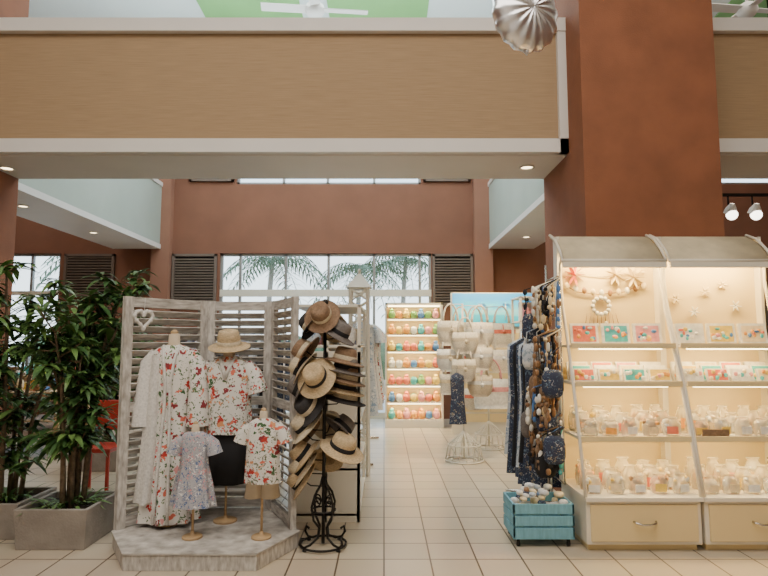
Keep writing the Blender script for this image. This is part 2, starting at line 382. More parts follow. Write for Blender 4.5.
def stand(b,x,y,ztop,zb=0.118,r=0.09):
    b.lathe([(0.001,0.0),(r,0.0),(r,0.014),(r*0.85,0.02),(0.015,0.024),(0.012,0.05)],T((x,y,zb)),M_wood,24)
    b.tube([(x,y,zb+0.01),(x,y,ztop)],0.009,M_wood,10)
def torso(b,x,y,zs,s=1.0):
    b.loft([(x,y,zs-0.45*s,.12*s,.08*s,0,1,0),(x,y,zs-.3*s,.105*s,.075*s,0,1,0),(x,y,zs-.12*s,.13*s,.085*s,0,1,0),(x,y,zs-.03*s,.14*s,.07*s,0,1,0),(x,y,zs+.01*s,.09*s,.05*s,0,1,0),(x,y,zs+.035*s,.045*s,.042*s,0,1,0),(x,y,zs+.11*s,.04*s,.04*s,0,1,0),(x,y,zs+.118*s,.02*s,.02*s,0,1,0)],M_skin,24)
    b.lathe([(0.026*s,0),(0.03*s,0.015*s),(0.012*s,0.03*s),(0.001,0.032*s)],T((x,y,zs+.116*s)),M_wood,16)

r=empty('mannequin_floral_robe'); x,y=-1.65,4.56; b=MB(); stand(b,x,y,1.1); torso(b,x,y,1.45,1.0); b.obj('dress_form',r)
b=MB()
prof=[(1.475,.072,.055,.0),(1.46,.11,.068,.0),(1.43,.165,.082,.01),(1.38,.175,.095,.01),(1.2,.155,.10,.02),(1.02,.14,.095,.04),(.8,.165,.11,.07),(.5,.19,.13,.10),(.2,.205,.15,.13),(.15,.21,.155,.14)]
b.loft([(x,y,z,rx,ry,a,7,z*1.2) for z,rx,ry,a in prof],M_fl1,56,False)
for s in (-1,1):
    b.tube([(x+s*.13,y,1.42),(x+s*.19,y-.01,1.33),(x+s*.205,y-.02,1.15),(x+s*.21,y-.03,.98),(x+s*.21,y-.03,.86)],[.05,.065,.07,.08,.09],M_lace if s<0 else M_fl1,16,False)
    b.tube([(x+s*.06,y-.05,1.475),(x+s*.045,y-.098,1.38),(x+s*.02,y-.108,1.2),(x+s*.02,y-.11,1.0),(x+s*.035,y-.135,.7),(x+s*.05,y-.165,.3),(x+s*.055,y-.172,.16)],.012,M_lace,6)
b.loft([(x-.10,y+.0,1.40,.06,.09,0,4,0),(x-.12,y,1.1,.065,.105,.05,4,0),(x-.13,y,.7,.08,.13,.1,5,1),(x-.15,y,.3,.085,.16,.14,5,2)],M_lace,30,False)
b.obj('floral_robe',r)
r=empty('mannequin_floral_shirt'); x,y=-1.23,4.62; b=MB(); stand(b,x,y,1.0); torso(b,x,y,1.36,1.0); b.obj('dress_form',r)
b=MB(); prof=[(1.385,.07,.055,0),(1.36,.12,.07,0),(1.33,.175,.085,.01),(1.25,.185,.10,.01),(1.05,.175,.105,.03),(.85,.185,.11,.05),(.79,.19,.115,.06)]
b.loft([(x,y,z,rx,ry,a,6,z) for z,rx,ry,a in prof],M_fl2,48,False)
for s in (-1,1): b.tube([(x+s*.13,y,1.32),(x+s*.19,y,1.25),(x+s*.235,y-.01,1.10)],[.055,.07,.085],M_fl2,16,False)
for s in (-1,1): b.tube([(x+s*.06,y-.05,1.385),(x+s*.03,y-.09,1.31),(x,y-.11,1.22)],.014,M_lace,6)
b.obj('floral_shirt',r)
b=MB(); b.loft([(x,y,.82,.13,.09,.01,6,0),(x,y,.7,.15,.10,.03,6,0),(x,y,.41,.17,.11,.07,6,1)],M_blk,40); b.obj('black_skirt',r)
def hat(b,M,m,rib=M_blk,R=0.17,h=0.1):
    b.lathe([(R,-0.012),(R*0.98,-0.018),(R*.8,-0.004),(R*.58,0.004),(R*.55,0.02),(R*.53,h*.6),(R*.46,h*.95),(R*.3,h*1.02),(R*.12,h*.9),(0.001,h*.88)],M,m,30,1,0.92)
    b.lathe([(R*.565,0.008),(R*.57,0.012),(R*.555,0.04),(R*.54,0.042)],M,rib,30,1,0.92)
b=MB(); hat(b,T((x,y-.01,1.475))@RX(0.3),M_straw,M_straw2,0.165,0.12); b.obj('straw_hat',r)
r=empty('mannequin_child_dress'); x,y=-1.36,4.24; b=MB(); stand(b,x,y,.6,r=.07); torso(b,x,y,.84,.62); b.obj('dress_form',r)
b=MB(); prof=[(.86,.045,.035,0),(.845,.08,.045,0),(.82,.105,.055,.01),(.7,.095,.06,.02),(.62,.10,.065,.05),(.5,.125,.085,.08),(.34,.15,.11,.12)]
b.loft([(x,y,z,rx,ry,a,8,z*2) for z,rx,ry,a in prof],M_fl3,48,False)
for s in (-1,1): b.tube([(x+s*.08,y,.815),(x+s*.125,y,.77),(x+s*.145,y,.70)],[.035,.05,.058],M_fl3,14,False)
b.obj('child_dress',r)
r=empty('mannequin_child_shirt'); x,y=-0.87,4.24; b=MB(); stand(b,x,y,.7,r=.07); torso(b,x,y,.93,.66); b.obj('dress_form',r)
b=MB(); prof=[(.955,.048,.038,0),(.935,.085,.05,0),(.91,.115,.06,.01),(.75,.115,.07,.02),(.50,.125,.075,.05)]
b.loft([(x,y,z,rx,ry,a,6,z) for z,rx,ry,a in prof],M_fl2,40,False)
for s in (-1,1): b.tube([(x+s*.09,y,.905),(x+s*.13,y,.86),(x+s*.155,y,.78)],[.038,.052,.06],M_fl2,14,False)
b.obj('child_shirt',r)
b=MB(); 
b.loft([(x,y,.6,.10,.065,.01,4,0),(x,y,.5,.115,.07,.03,4,0)],M_skin,30)
for s in (-1,1): b.loft([(x+s*.05,y,.52,.06,.065,.02,4,0),(x+s*.06,y,.40,.065,.07,.05,4,0)],M_skin,24)
b.obj('child_shorts',r)

# ---------------------------------------------------------------- hat rack
def hatrack(x,y):
    root=empty('hat_rack'); b=MB()
    b.tube([(x,y,0.02),(x,y,1.78)],0.013,M_black,10); b.puff((x,y,1.8),(0.025,0.025,0.03),M_black,1)
    b.tube([(x+.17*math.cos(a),y+.17*math.sin(a),.02) for a in [2*pi*i/32 for i in range(33)]],.009,M_black,8)
    b.tube([(x+.09*math.cos(a),y+.09*math.sin(a),.26) for a in [2*pi*i/24 for i in range(25)]],.006,M_black,6)
    for k in range(4):
        a=pi/4+k*pi/2; d=Vector((math.cos(a),math.sin(a),0)); P=lambda rr,z: Vector((x,y,z))+d*rr
        b.tube([P(.01,.5),P(.03,.44),P(.08,.38),P(.11,.3),P(.09,.2),P(.04,.14),P(.05,.07),P(.12,.035),P(.18,.03),P(.215,.06),P(.2,.1),P(.17,.09)],.009,M_black,7)
        sp=[P(.06+.045*(1-i/22)*math.cos(i*.5),.32+.045*(1-i/22)*math.sin(i*.5)) for i in range(20)]
        b.tube(sp,.006,M_black,6)
        b.puff(P(.17,.009),(.018,.018,.009),M_black,1)
    H=[(-.02,-.06,1.70,-1.75,1.05,M_straw3,.15),(-.10,.03,1.63,2.9,.9,M_hblack,.14),(.10,-.02,1.56,-.3,.55,M_hgrey,.15),(.05,.12,1.62,1.3,.9,M_straw,.15),
       (.15,-.01,1.36,-.1,.22,M_straw3,.16),(.155,-.01,1.29,-.1,.22,M_hgrey,.165),(.16,-.02,1.22,-.1,.25,M_straw3,.16),(.15,-.01,1.14,-.1,.2,M_straw,.16),(.155,0,1.07,-.1,.22,M_hblack,.165),
       (-.05,-.12,1.24,-1.9,1.05,M_straw,.165),(-.14,0,1.42,3.0,1.0,M_straw3,.15),(-.16,0,1.30,3.0,1.0,M_straw2,.15),(-.17,.0,1.16,3.1,1.1,M_hgrey,.15),(-.10,-.06,1.02,-2.5,1.0,M_hblack,.16),(0,.13,1.2,1.6,1,M_straw,.15),
       (-.13,-.03,.88,-2.8,.85,M_straw2,.16),(-.15,.05,.80,2.8,.9,M_straw3,.15),(.03,.13,.85,1.4,.9,M_straw2,.16),
       (.14,-.07,.72,-.7,.45,M_straw,.18),(.12,.06,.84,.5,.8,M_hgrey,.15),
       (-.14,-.02,.66,3.3,.9,M_straw,.15),(-.15,-.01,.56,3.3,.95,M_straw2,.15),(-.16,0,.47,3.3,1.0,M_straw,.15),(.0,.14,.6,1.5,.8,M_straw,.15)]
    for dx,dy,z,a,tl,m,R in H:
        z-=.02
        b.tube([(x,y,z-.02),(x+dx*.6,y+dy*.6,z-.015),(x+dx,y+dy,z+.03)],.005,M_black,6)
    b.obj('iron_stand',root)
    for dx,dy,z,a,tl,m,R in H:
        h=MB(); hat(h,T((x+dx,y+dy,z))@RZ(a)@RY(tl),m,M_straw2 if m in(M_hblack,M_straw3) else M_blk,R,.1); h.obj('straw_hat',root)
hatrack(-0.45,4.42)

# ---------------------------------------------------------------- lit gift shelf at right
YC=4.27
SH=((.79,4.38),(1.19,4.47),(1.48,4.54))
def giftshelf(x0,x1,root):
    b=MB()
    b.box(x0+.015,x1-.015,4.86,4.885,.36,2.36,M_cream)
    b.box(x0+.01,x1-.01,YC+.03,4.885,.05,.36,M_shw)
    b.box(x0+.03,x1-.03,YC+.07,4.87,0,.05,M_cream)
    b.box(x0+.0,x1-.0,YC,4.885,.355,.385,M_shw)
    b.box(x0+.04,x1-.04,YC+.015,YC+.04,.075,.33,M_cream)
    b.obj('cabinet',root,.003)
    b=MB()
    for z,yf in SH:
        b.box(x0+.015,x1-.015,yf,4.86,z-.022,z,M_shw); b.box(x0+.015,x1-.015,yf-.01,yf,z-.03,z+.012,M_cream)
        b.box(x0+.1,x1-.1,yf+.05,yf+.08,z-.04,z-.024,M_tube)
    b.obj('shelves',root,.002)
    b=MB()
    for xx in (x0+.008,x1-.008):
        b.box(xx-.012,xx+.012,4.78,4.885,.36,2.38,M_shw)
        P=[(4.60,2.16),(4.68,2.2),(4.74,2.13),(4.745,2.0),(4.71,1.8),(4.62,1.55),(4.50,1.2),(4.39,.8),(YC+.02,.38)]
        b.tube([(xx,p,q) for p,q in P],.014,M_shw,8)
    b.obj('side_frames',root)
    b=MB(); n=7
    vs=[];fs=[]; xa,xb=x0-.03,x1-.055
    for i in range(n):
        t=i/(n-1); yy=4.885-.33*t; zz=2.40-.10*t-.16*t*t
        vs+=[(xa,yy,zz),(xb,yy,zz),(xa,yy,zz-.015),(xb,yy,zz-.015)]
    for i in range(n-1):
        a=i*4; fs+=[(a,a+1,a+5,a+4),(a+2,a+6,a+7,a+3),(a,a+4,a+6,a+2),(a+1,a+3,a+7,a+5)]
    b.add(vs,fs,M_awn,True)
    b.box(xa,xb,4.54,4.565,2.09,2.145,M_shw)
    b.tube([(xa-.01,4.55,2.145),(xb,4.55,2.145)],.014,M_shw,8)
    for xx in (xa,xb): b.tube([(xx,4.55,2.145),(xx,4.62,2.24),(xx,4.74,2.35),(xx,4.88,2.41)],.012,M_shw,7)
    b.box(x0+.08,x1-.08,4.66,4.70,2.22,2.245,M_tube)
    for xx in (x0+.04,x1-.04): b.box(xx-.008,xx+.008,4.66,4.86,2.245,2.26,M_shw)
    b.obj('canopy',root)
    b=MB(); xm=(x0+x1)/2; yh=YC+.015
    b.tube([(xm-.08,yh,.215),(xm-.07,yh-.025,.21),(xm-.03,yh-.033,.2),(xm+.03,yh-.033,.2),(xm+.07,yh-.025,.21),(xm+.08,yh,.215)],.008,M_chrome,8)
    b.obj('handle',root)
XA=1.45
shelf_root=empty('canopy_display_shelf'); giftshelf(XA,XA+.85,shelf_root)
shelf_root2=empty('canopy_display_shelf'); giftshelf(XA+.855,XA+1.705,shelf_root2)
warm=(1.0,.68,.26)
for i,(xm,rt) in enumerate(((XA+.425,shelf_root),(XA+1.28,shelf_root2))):
    area('canopy_lamp',(xm,4.66,2.20),.7,.06,17,warm,(0.35,0,0),rt)
    for z,yf in SH: area('shelf_lamp',(xm,yf+.065,z-.045),.65,.04,4.2,warm,(0.3,0,0),rt)

def card(b,x,y,z,w,h,m):
    M=T((x,y,z))@RX(-0.15)
    b.box(-w/2,w/2,-.012,.012,0,h,G_whi,M); b.box(-w/2+.02,w/2-.02,-.015,-.011,.02,h-.02,m,M)
    for k in range(9):
        cx=U(-w*.34,w*.34); cz=U(.035,h-.035); b.puff(M@Vector((cx,-.017,cz)),(U(.012,.024),.006,U(.01,.02)),random.choice([G_cor,G_tur,G_yel,G_whi,G_org,G_blu,G_pin]),1,0,8,5)
def sack(b,x,y,z,w,h,rz,cont,lab):
    for q in range(16):
        b.puff((x+U(-.7,.7)*w,y+U(-.4,.3)*w*.6,z+.02+U(0,1.05)*h),(U(.016,.028),.016,U(.012,.022)),random.choice(cont),.8,U(0,3),8,5)
    M=T((x,y,z))@RZ(rz)
    b.lathe([(w*.9,0.002),(w*1.05,h*.4),(w*1.0,h*1.0),(w*.75,h*1.35),(w*.6,h*1.45),(w*.8,h*1.6)],M,M_cello,14,1,.6)
    b.box(-w*.6,w*.6,-w*.68,-w*.64,h*.2,h*.85,lab,M)
for bx,sh in ((XA,0),(XA+.855,3)):
    b=MB()
    for k in range(3): card(b,bx+.17+k*.255,4.68,1.481,.225,.17,[G_cor,G_tur,G_pin,G_whi,G_yel,G_cre][(k+sh)%6])
    b.obj('framed_souvenir_cards')
    b=MB()
    for k in range(4):
        for j in range(3):
            xx=bx+.13+k*.2; yy=4.60+j*.07; mm=random.choice([G_tur,G_pin,G_whi,G_cor,G_cre,G_yel])
            M=T((xx,yy,1.191))@RX(-.25); h=.10+.025*j
            b.box(-.085,.085,-.012,.012,0,h,G_whi,M); b.box(-.075,.075,-.015,-.012,.008,h-.008,mm,M)
            for q in range(6): b.puff(M@Vector((-.06+q*.024,-.02,U(.02,.08))),(.017,.008,.017),random.choice([G_org,G_cre,G_pin,G_yel,G_whi,G_whi,G_tur]),.8,0,8,5)
    b.obj('snack_packs')
    for z,nmm,y0 in ((.791,'cookie_bags',4.48),(.386,'candy_bags',4.40)):
        b=MB()
        for k in range(5):
            for j in range(3):
                xx=bx+.11+k*.158+U(-.01,.01); yy=y0+j*.12
                cont=random.choice([[G_cre,G_whi,G_yel],[G_bro,G_cre,G_org],[G_whi,G_whi,G_cre],[G_cre,G_cre,G_whi]])
                sack(b,xx,yy,z,.066,U(.075,.09)+.022*j,U(-.35,.35),cont,random.choice([G_whi,G_cor,G_whi,G_org,G_cre,G_cre,G_yel,G_whi]))
        b.obj(nmm)
b=MB()
b.box(XA+.93,XA+1.13,4.39,4.402,.792,.85,M_straw3); b.box(XA+.93,XA+1.13,4.402,4.42,.792,.80,M_straw3)
b.obj('wicker_tray',bevel=.004)
b=MB(); c0=Vector((1.82,4.83,1.80))
for k in range(12):
    a=2*pi*k/12; p=c0+Vector((math.cos(a)*.07,0,math.sin(a)*.07)); b.puff(p,(.02,.018,.02),G_whi,1,0,8,5)
b.tube([c0+Vector((math.cos(a)*.07,.005,math.sin(a)*.07)) for a in [2*pi*i/24 for i in range(25)]],.008,G_bro,6)
for k in range(9):
    z1=-.14-U(0,.10); b.tube([c0+Vector((.03*(k-4),0,-.06)),c0+Vector((.036*(k-4),0,z1))],.003,G_bro,5); b.puff(c0+Vector((.036*(k-4),-.005,z1)),(.012,.01,.016),G_whi,1,0,7,5)
b.tube([(1.52,4.835,1.98),(1.62,4.835,1.92),(1.82,4.835,1.90),(2.02,4.835,1.92),(2.2,4.835,2.0)],.004,G_bro,5)
for k in range(10): b.puff((1.54+k*.072,4.83,1.97-.06*math.sin(pi*k/9)),(.022,.014,.03),(G_cre,G_whi,G_bro)[k%3],1,0,8,5)
b.obj('shell_wreath')
b=MB()
for cx,cz in ((1.60,2.06),(1.95,2.06),(2.1,2.04)):
    for k in range(9): b.leaf((cx,4.83,cz),(math.cos(k*.7),-.25,math.sin(k*.7)),.10,.02,G_cor if cx<1.7 else G_cre,0)
b.tube([(1.52,4.84,2.09),(1.85,4.84,2.05),(2.2,4.84,2.09)],.004,G_cre,5)
b.obj('coral_ornament')
b=MB()
for k,(cx,cz) in enumerate(((2.45,1.86),(2.95,1.80),(2.7,1.92),(2.6,1.75),(2.85,1.98))):
    for q in range(6):
        a=q*pi/3+k; b.tube([(cx,4.84,cz),(cx+.05*math.cos(a),4.83,cz+.05*math.sin(a))],[.010,.003],G_whi if k%2 else G_cre,6)
b.obj('starfish_ornament')

# bags and charms hanging from the shelf side
root=empty('hanging_charm_rack'); b=MB(); RXX=1.38
for z in (2.0,1.6,1.2,.85): b.tube([(RXX,4.5,z),(RXX,4.9,z)],.006,M_chrome,6)
b.tube([(RXX,4.88,0.0),(RXX,4.88,2.15)],.01,M_chrome,8); b.tube([(RXX,4.52,0.42),(RXX,4.52,2.02)],.006,M_chrome,8)
for z in (.42,2.02): b.tube([(RXX,4.52,z),(RXX,4.88,z)],.006,M_chrome,6)
b.obj('bracket_bars',root); b=MB()
cols=[G_blu,G_tur,G_whi,G_bro,M_blk,G_cre,M_blk,G_bro,M_hgrey,M_straw3,M_fl4,M_blk,M_hblack]
for z0,Ls in ((2.0,.40),(1.6,.42),(1.2,.40),(.85,.36)):
    for k in range(24):
        yy=4.5+k*.0165; xx=RXX-.07+U(-.14,.07); m=random.choice(cols); Lk=Ls*U(.6,1)
        b.tube([(RXX,yy,z0),(xx,yy,z0-.06),(xx+U(-.02,.02),yy,z0-Lk)],.006,m,5)
        for q in range(6): b.puff((xx+U(-.014,.014),yy-.01,z0-.08-(Lk-.08)*q/5),(U(.010,.022),.012,U(.012,.04)),random.choice([m,m,m,m,G_whi,G_bro]),.9,0,7,5)
b.obj('charms',root)
b=MB()
for k,(xx,yy,z,m) in enumerate(((1.30,4.50,.80,M_fl4),(1.26,4.60,.68,M_blk),(1.33,4.72,.82,M_fl4),(1.30,4.5,1.30,M_fl4),(1.25,4.7,1.25,M_straw3),(1.28,4.62,1.02,M_fl4),(1.20,4.8,.95,M_hgrey),(1.22,4.78,1.5,M_fl5),(1.24,4.84,1.75,M_fl4))):
    b.puff((xx,yy,z-.12),(.085,.045,.11),m,.6); b.tube([(xx-.05,yy,z-.03),(xx-.04,yy,z+.08),(RXX-.02,yy,z+.16),(xx+.04,yy,z+.08),(xx+.05,yy,z-.03)],.005,m,6)
b.obj('purses',root)

# turquoise crate trolley
root=empty('wooden_crate_trolley'); b=MB(); x0,x1,ya,yb=.95,1.40,4.38,4.74
for k in range(3):
    z=.07+k*.085
    b.box(x0,x1,ya,ya+.015,z,z+.07,M_turq); b.box(x0,x1,yb-.015,yb,z,z+.07,M_turq); b.box(x0,x0+.015,ya,yb,z,z+.07,M_turq); b.box(x1-.015,x1,ya,yb,z,z+.07,M_turq)
b.box(x0,x1,ya,yb,.06,.075,M_turq)
for xx in (x0+.015,x1-.045):
    for yy in (ya+.015,yb-.03): b.box(xx,xx+.03,yy,yy+.015,.07,.31,M_turq)
b.obj('crate',root,.002); b=MB()
for xx in (x0+.04,x1-.04):
    for yy in (ya+.04,yb-.04): b.cyl((xx-.01,yy,.028),(xx+.01,yy,.028),.028,M_black,16); b.box(xx-.014,xx+.014,yy-.01,yy+.01,.03,.062,M_chrome)
b.obj('casters',root); b=MB()
for k in range(46): b.puff((U(x0+.05,x1-.05),U(ya+.05,yb-.05),U(.24,.38)),(U(.02,.045),U(.02,.04),U(.012,.03)),random.choice([G_whi,G_cre,M_fl5,G_bro,M_fl5,M_fl4,M_lace]),.8,U(0,3))
b.obj('crate_goods',root)

# ---------------------------------------------------------------- garment racks
def garment(b,x,y,zt,w,L,m,ang,depth=.04,sl=True):
    M=RZ(ang)
    seg=28; vs=[];fs=[]
    pr=[(0,.18),(.03,.6),(.06,.95),(.15,1.0),(.45,.92),(.8,1.08),(1.0,1.18)]
    for t,k in pr:
        for i in range(seg):
            a=2*pi*i/seg; am=.05+.12*t; q=1+am*math.sin(5*a+x*9+y*7)
            p=M@Vector((w*.5*k*math.cos(a)*q,depth*(1+.5*t)*math.sin(a)*q*(0.6 if t<.05 else 1),0)); vs.append((x+p.x,y+p.y,zt-L*t))
    for i in range(len(pr)-1):
        for k in range(seg):
            k2=(k+1)%seg; fs.append((i*seg+k,i*seg+k2,(i+1)*seg+k2,(i+1)*seg+k))
    b.add(vs,fs,m,True)
    if sl:
        for s in (-1,1):
            P=[M@Vector((s*w*.4,0,0)),M@Vector((s*w*.55,0,0)),M@Vector((s*w*.6,0,0))]
            b.tube([(x+P[0].x,y+P[0].y,zt-.06),(x+P[1].x,y+P[1].y,zt-.15),(x+P[2].x,y+P[2].y,zt-.28)],[.03,.04,.045],m,10,False)
    b.tube([(x,y,zt-.01),(x,y,zt+.05),(x+.015,y,zt+.07),(x,y,zt+.088)],.003,M_chrome,5)
def grack(name,p,q,H,items,L,w,ang,ms,sl=True):
    root=empty(name); b=MB(); p=Vector((*p,0));q=Vector((*q,0)); d=(q-p).normalized(); nrm=Vector((-d.y,d.x,0))
    for e in (p,q):
        b.tube([e+nrm*.2+Vector((0,0,.015)),e-nrm*.2+Vector((0,0,.015))],.014,M_chrome,8); b.tube([e+Vector((0,0,.015)),e+Vector((0,0,H))],.014,M_chrome,8)
    b.tube([p+Vector((0,0,H)),q+Vector((0,0,H))],.014,M_chrome,8); b.tube([p+Vector((0,0,.12)),q+Vector((0,0,.12))],.01,M_chrome,8)
    b.obj('rail_frame',root); b=MB()
    for i in range(items):
        c=p.lerp(q,(i+.7)/(items+.4)); garment(b,c.x,c.y,H-.08,w*U(.9,1.05),L*U(.85,1.05),ms[i%len(ms)],ang,sl=sl)
    b.obj('hanging_garments',root)
grack('garment_rack',(1.42,5.12),(1.42,5.95),1.62,9,1.30,.33,0,[M_fl4,M_blk,M_fl4,M_fl5,M_fl4],False)
grack('garment_rack',(-.33,7.2),(-.28,9.2),1.85,18,1.15,.46,0.05,[M_fl5,M_lace,M_fl3,M_lace,M_fl5,M_fl2])
grack('garment_rack',(-2.3,6.4),(-1.1,6.4),1.60,12,1.2,.40,1.35,[M_blk,M_fl4,M_fl3,M_hgrey,M_fl5])  # dark clothes added behind the screen to darken the gaps between slats
grack('garment_rack',(-3.2,8.9),(-1.4,8.9),1.60,14,1.1,.40,1.35,[M_fl3,M_fl4,M_lace,M_fl5])

# white gondola behind hat rack
b=MB(); x0,x1,ya,yb=-.78,-.20,4.98,6.3
b.box(x0,x1,ya,ya+.03,0,1.42,M_shw)
for xx in (x0,x0+.275,x1-.03):
    for yy in (ya,yb-.03): b.box(xx,xx+.03,yy,yy+.03,0,1.82,M_shw)
b.box(x0+.27,x0+.30,ya+.03,yb-.03,.05,1.82,M_shw)
for z in (.05,.42,.8,1.15,1.45,1.80): b.box(x0,x1,ya+.0,yb-.0,z,z+.025,M_shw)
b.obj('white_gondola_shelf',bevel=.003)
b=MB()
for z in (.446,.826,1.176,1.476):
    for k in range(9):
        yy=ya+.12+k*.13
        for xx in (x0+.14,x1-.13):
            m=random.choice([G_whi,G_blu,G_cre,M_fl5,G_pin,M_straw2,M_fl3,M_lace]); 
            if k%2: b.box(xx-.08,xx+.08,yy-.05,yy+.05,z,z+U(.08,.22),m)
            else: b.puff((xx,yy,z+.08),(.085,.05,.08),m,.7)
b.obj('folded_souvenir_goods')
b=MB(); cx,cy=-.29,6.75; w=.11
for sx in (-1,1):
    for sy in (-1,1): b.beam((cx+sx*w,cy+sy*w,0),(cx+sx*w*.9,cy+sy*w*.9,2.12),.03,.03,M_shw)
for k in range(14):
    z=.1+k*.145
    for sy in (-1,1):
        b.beam((cx-w,cy+sy*w,z),(cx+w,cy+sy*w,z+.14),.016,.016,M_shw); b.beam((cx+w,cy+sy*w,z),(cx-w,cy+sy*w,z+.14),.016,.016,M_shw)
        b.beam((cx+sy*w,cy-w,z),(cx+sy*w,cy+w,z+.14),.016,.016,M_shw)
    if k%2==0:
        b.box(cx-w,cx+w,cy-w,cy+w,z-.01,z+.005,M_shw)
        b.puff((cx-.03,cy-.02,z+.06),(.06,.05,.05),random.choice([G_whi,G_cre,M_fl5,G_blu]),.7)
b.box(cx-w,cx+w,cy-w,cy+w,2.11,2.13,M_shw)
vs=[(cx-.15,cy-.15,2.13),(cx+.15,cy-.15,2.13),(cx+.15,cy+.15,2.13),(cx-.15,cy+.15,2.13),(cx,cy,2.32)]
b.add(vs,[(0,1,4),(1,2,4),(2,3,4),(3,0,4),(3,2,1,0)],M_shw); b.puff((cx,cy,2.33),(.02,.02,.03),M_shw,1)
b.obj('lattice_display_tower')

# ---------------------------------------------------------------- far lit shelf
root=empty('lit_display_case'); b=MB(); x0,x1,ya,yb=.02,1.05,10.3,10.7
b.box(x0,x0+.03,ya,yb,0,2.2,M_shw); b.box(x1-.03,x1,ya,yb,0,2.2,M_shw); b.box(x0,x1,yb-.02,yb,0,2.2,M_cream); b.box(x0,x1,ya,yb,2.16,2.2,M_shw); b.box(x0+.03,x1-.03,ya+.01,yb,0,.12,M_shw)
zs=(.12,.42,.72,1.02,1.32,1.62,1.9)
for z in zs: b.box(x0+.03,x1-.03,ya+.02,yb-.02,z,z+.02,M_shw); b.box(x0+.05,x1-.05,ya+.03,ya+.05,z-.012,z-.002,M_tube)
b.box(x0+.05,x1-.05,ya+.04,ya+.07,2.13,2.155,M_tube)
b.obj('case',root); b=MB()
for z in zs:
    for k in range(7):
        for j in range(2):
            m=random.choice([G_cor,G_cor,G_org,G_org,G_yel,G_grn,G_whi,G_tur,G_pin,G_pin,G_blu]); xx=x0+.12+k*.132
            b.puff((xx,ya+.12+j*.13,z+.02+.07),(.062,.05,.07),m,.8)
            if k%2==0: b.puff((xx,ya+.12+j*.13,z+.17),(.04,.035,.038),m,1,0,8,5)
b.obj('plush_toys',root)
for z in zs[1:]+(2.15,): area('case_lamp',(.53,10.36,z-.02),.9,.03,5,(1,.76,.38),(0.35,0,0),root)

# partition with ocean print
proot=empty('display_partition')
b=MB(); b.box(1.12,2.85,9.6,9.7,0,2.32,M_shw)
for k in range(9): b.box(1.14,2.83,9.59,9.6,.2+k*.165,.2+k*.165+.13,M_cream)
b.obj('slat_wall',proot)
simple('emissive_ocean_poster',1.14,2.83,9.575,9.588,1.76,2.31,M_ocean,0,proot)  # no light box behind; the print itself is set to glow
b=MB()
for cx in (1.6,2.0,2.55):
    b.tube([(cx,9.566,1.86),(cx+.03,9.566,2.0),(cx+.02,9.566,2.12)],.008,G_whi,5)
    for k in range(7): b.leaf((cx+.02,9.566,2.12),(math.cos(k*.52),0,math.sin(k*.52)*.6),.12,.012,G_whi,.8)
b.obj('palm_cutout',proot)
area('partition_lamp',(1.7,9.2,2.5),1.2,.1,34,warm,(0.5,0,0))
area('bag_fill_lamp',(1.2,6.6,3.2),.3,.3,22,(1,.78,.48),(0.35,0,0),spread=1.6)  # added fill without a fixture, warms and brightens the basket bags

# basket bags
def bag(b,x,y,z,w,h,m,m2,style=0):
    zt=z-h*.55
    rings=[]
    for t,k0,k1 in ((0,.62,.9),(.15,.85,.95),(.4,1,.98),(.7,1.02,1),(1.0,.95,1.05)):
        k=k0 if style==0 else k1
        rings.append((x,y,zt-h*.75*(1-t),w*.5*k,.07*k,0,1,0))
    b.loft(rings,m,24)
    b.loft([(x,y,zt-h*.32,w*.515,.074,0,1,0),(x,y,zt-h*.2,w*.515,.074,0,1,0)],m2,24,False)
    for dy in (-.05,.05):
        b.tube([(x+w*.28*math.cos(a),y+dy*(1-.8*math.sin(a)),zt+h*.52*math.sin(a)) for a in [pi*i/12 for i in range(13)]],.011,m2 if style else m,7)
    b.tube([(x,y-.075,zt-.02),(x+.01,y-.09,zt-.1)],.006,m2,5); b.puff((x+.01,y-.09,zt-.12),(.025,.02,.03),m2,1,0,8,5)
def bagrack(name,x,y,H,bags):
    root=empty(name); b=MB()
    b.tube([(x,y,.02),(x,y,H)],.014,M_shw,8)
    for rr in (.24,.16): b.tube([(x+rr*math.cos(a),y+rr*math.sin(a),.012) for a in [2*pi*i/32 for i in range(33)]],.011,M_shw,6)
    b.tube([(x+.2*math.cos(a),y+.2*math.sin(a),.2) for a in [2*pi*i/32 for i in range(33)]],.008,M_shw,6)
    for k in range(16):
        a=2*pi*k/16; b.tube([(x+.24*math.cos(a),y+.24*math.sin(a),.012),(x+.2*math.cos(a),y+.2*math.sin(a),.2),(x,y,.38)],.006,M_shw,5)
    g=MB()
    for (dx,dy,z,w,h,m,m2,st) in bags:
        b.tube([(x,y,z-.01),(x+dx*1.02,y+dy*1.02,z-.015)],.006,M_shw,6); bag(g,x+dx,y+dy,z,w,h,m,m2,st)
    b.obj('wire_stand',root); g.obj('basket_bags',root)
B=M_basket
bagrack('basket_bag_rack',1.02,7.5,2.0,[(-.17,-.1,2.0,.34,.42,B,M_straw2,0),(.2,-.12,1.98,.36,.42,B,G_whi,0),(0,.2,1.98,.34,.4,M_straw2,G_whi,0),(0,-.2,1.82,.32,.36,B,M_straw2,0),
    (-.19,-.1,1.62,.32,.38,G_whi,M_straw2,0),(.19,-.14,1.64,.34,.38,B,G_whi,0),(0,.2,1.5,.3,.4,M_straw2,G_bro,1),(-.02,-.22,1.48,.3,.36,B,M_straw2,0),(-.16,-.1,1.28,.3,.34,B,G_cre,1),(.2,-.1,1.28,.32,.36,M_straw2,G_whi,0)])
bagrack('basket_bag_rack',1.50,8.4,2.0,[(-.2,-.1,2.02,.38,.46,B,G_whi,0),(.18,-.15,2.02,.38,.46,B,G_cor,0),(-.2,-.12,1.62,.36,.42,B,G_cor,1),(.17,-.16,1.62,.36,.42,B,G_whi,0),(0,-.22,1.28,.50,.54,G_whi,G_pin,1),(-.2,0,1.05,.3,.4,B,G_cor,0)])
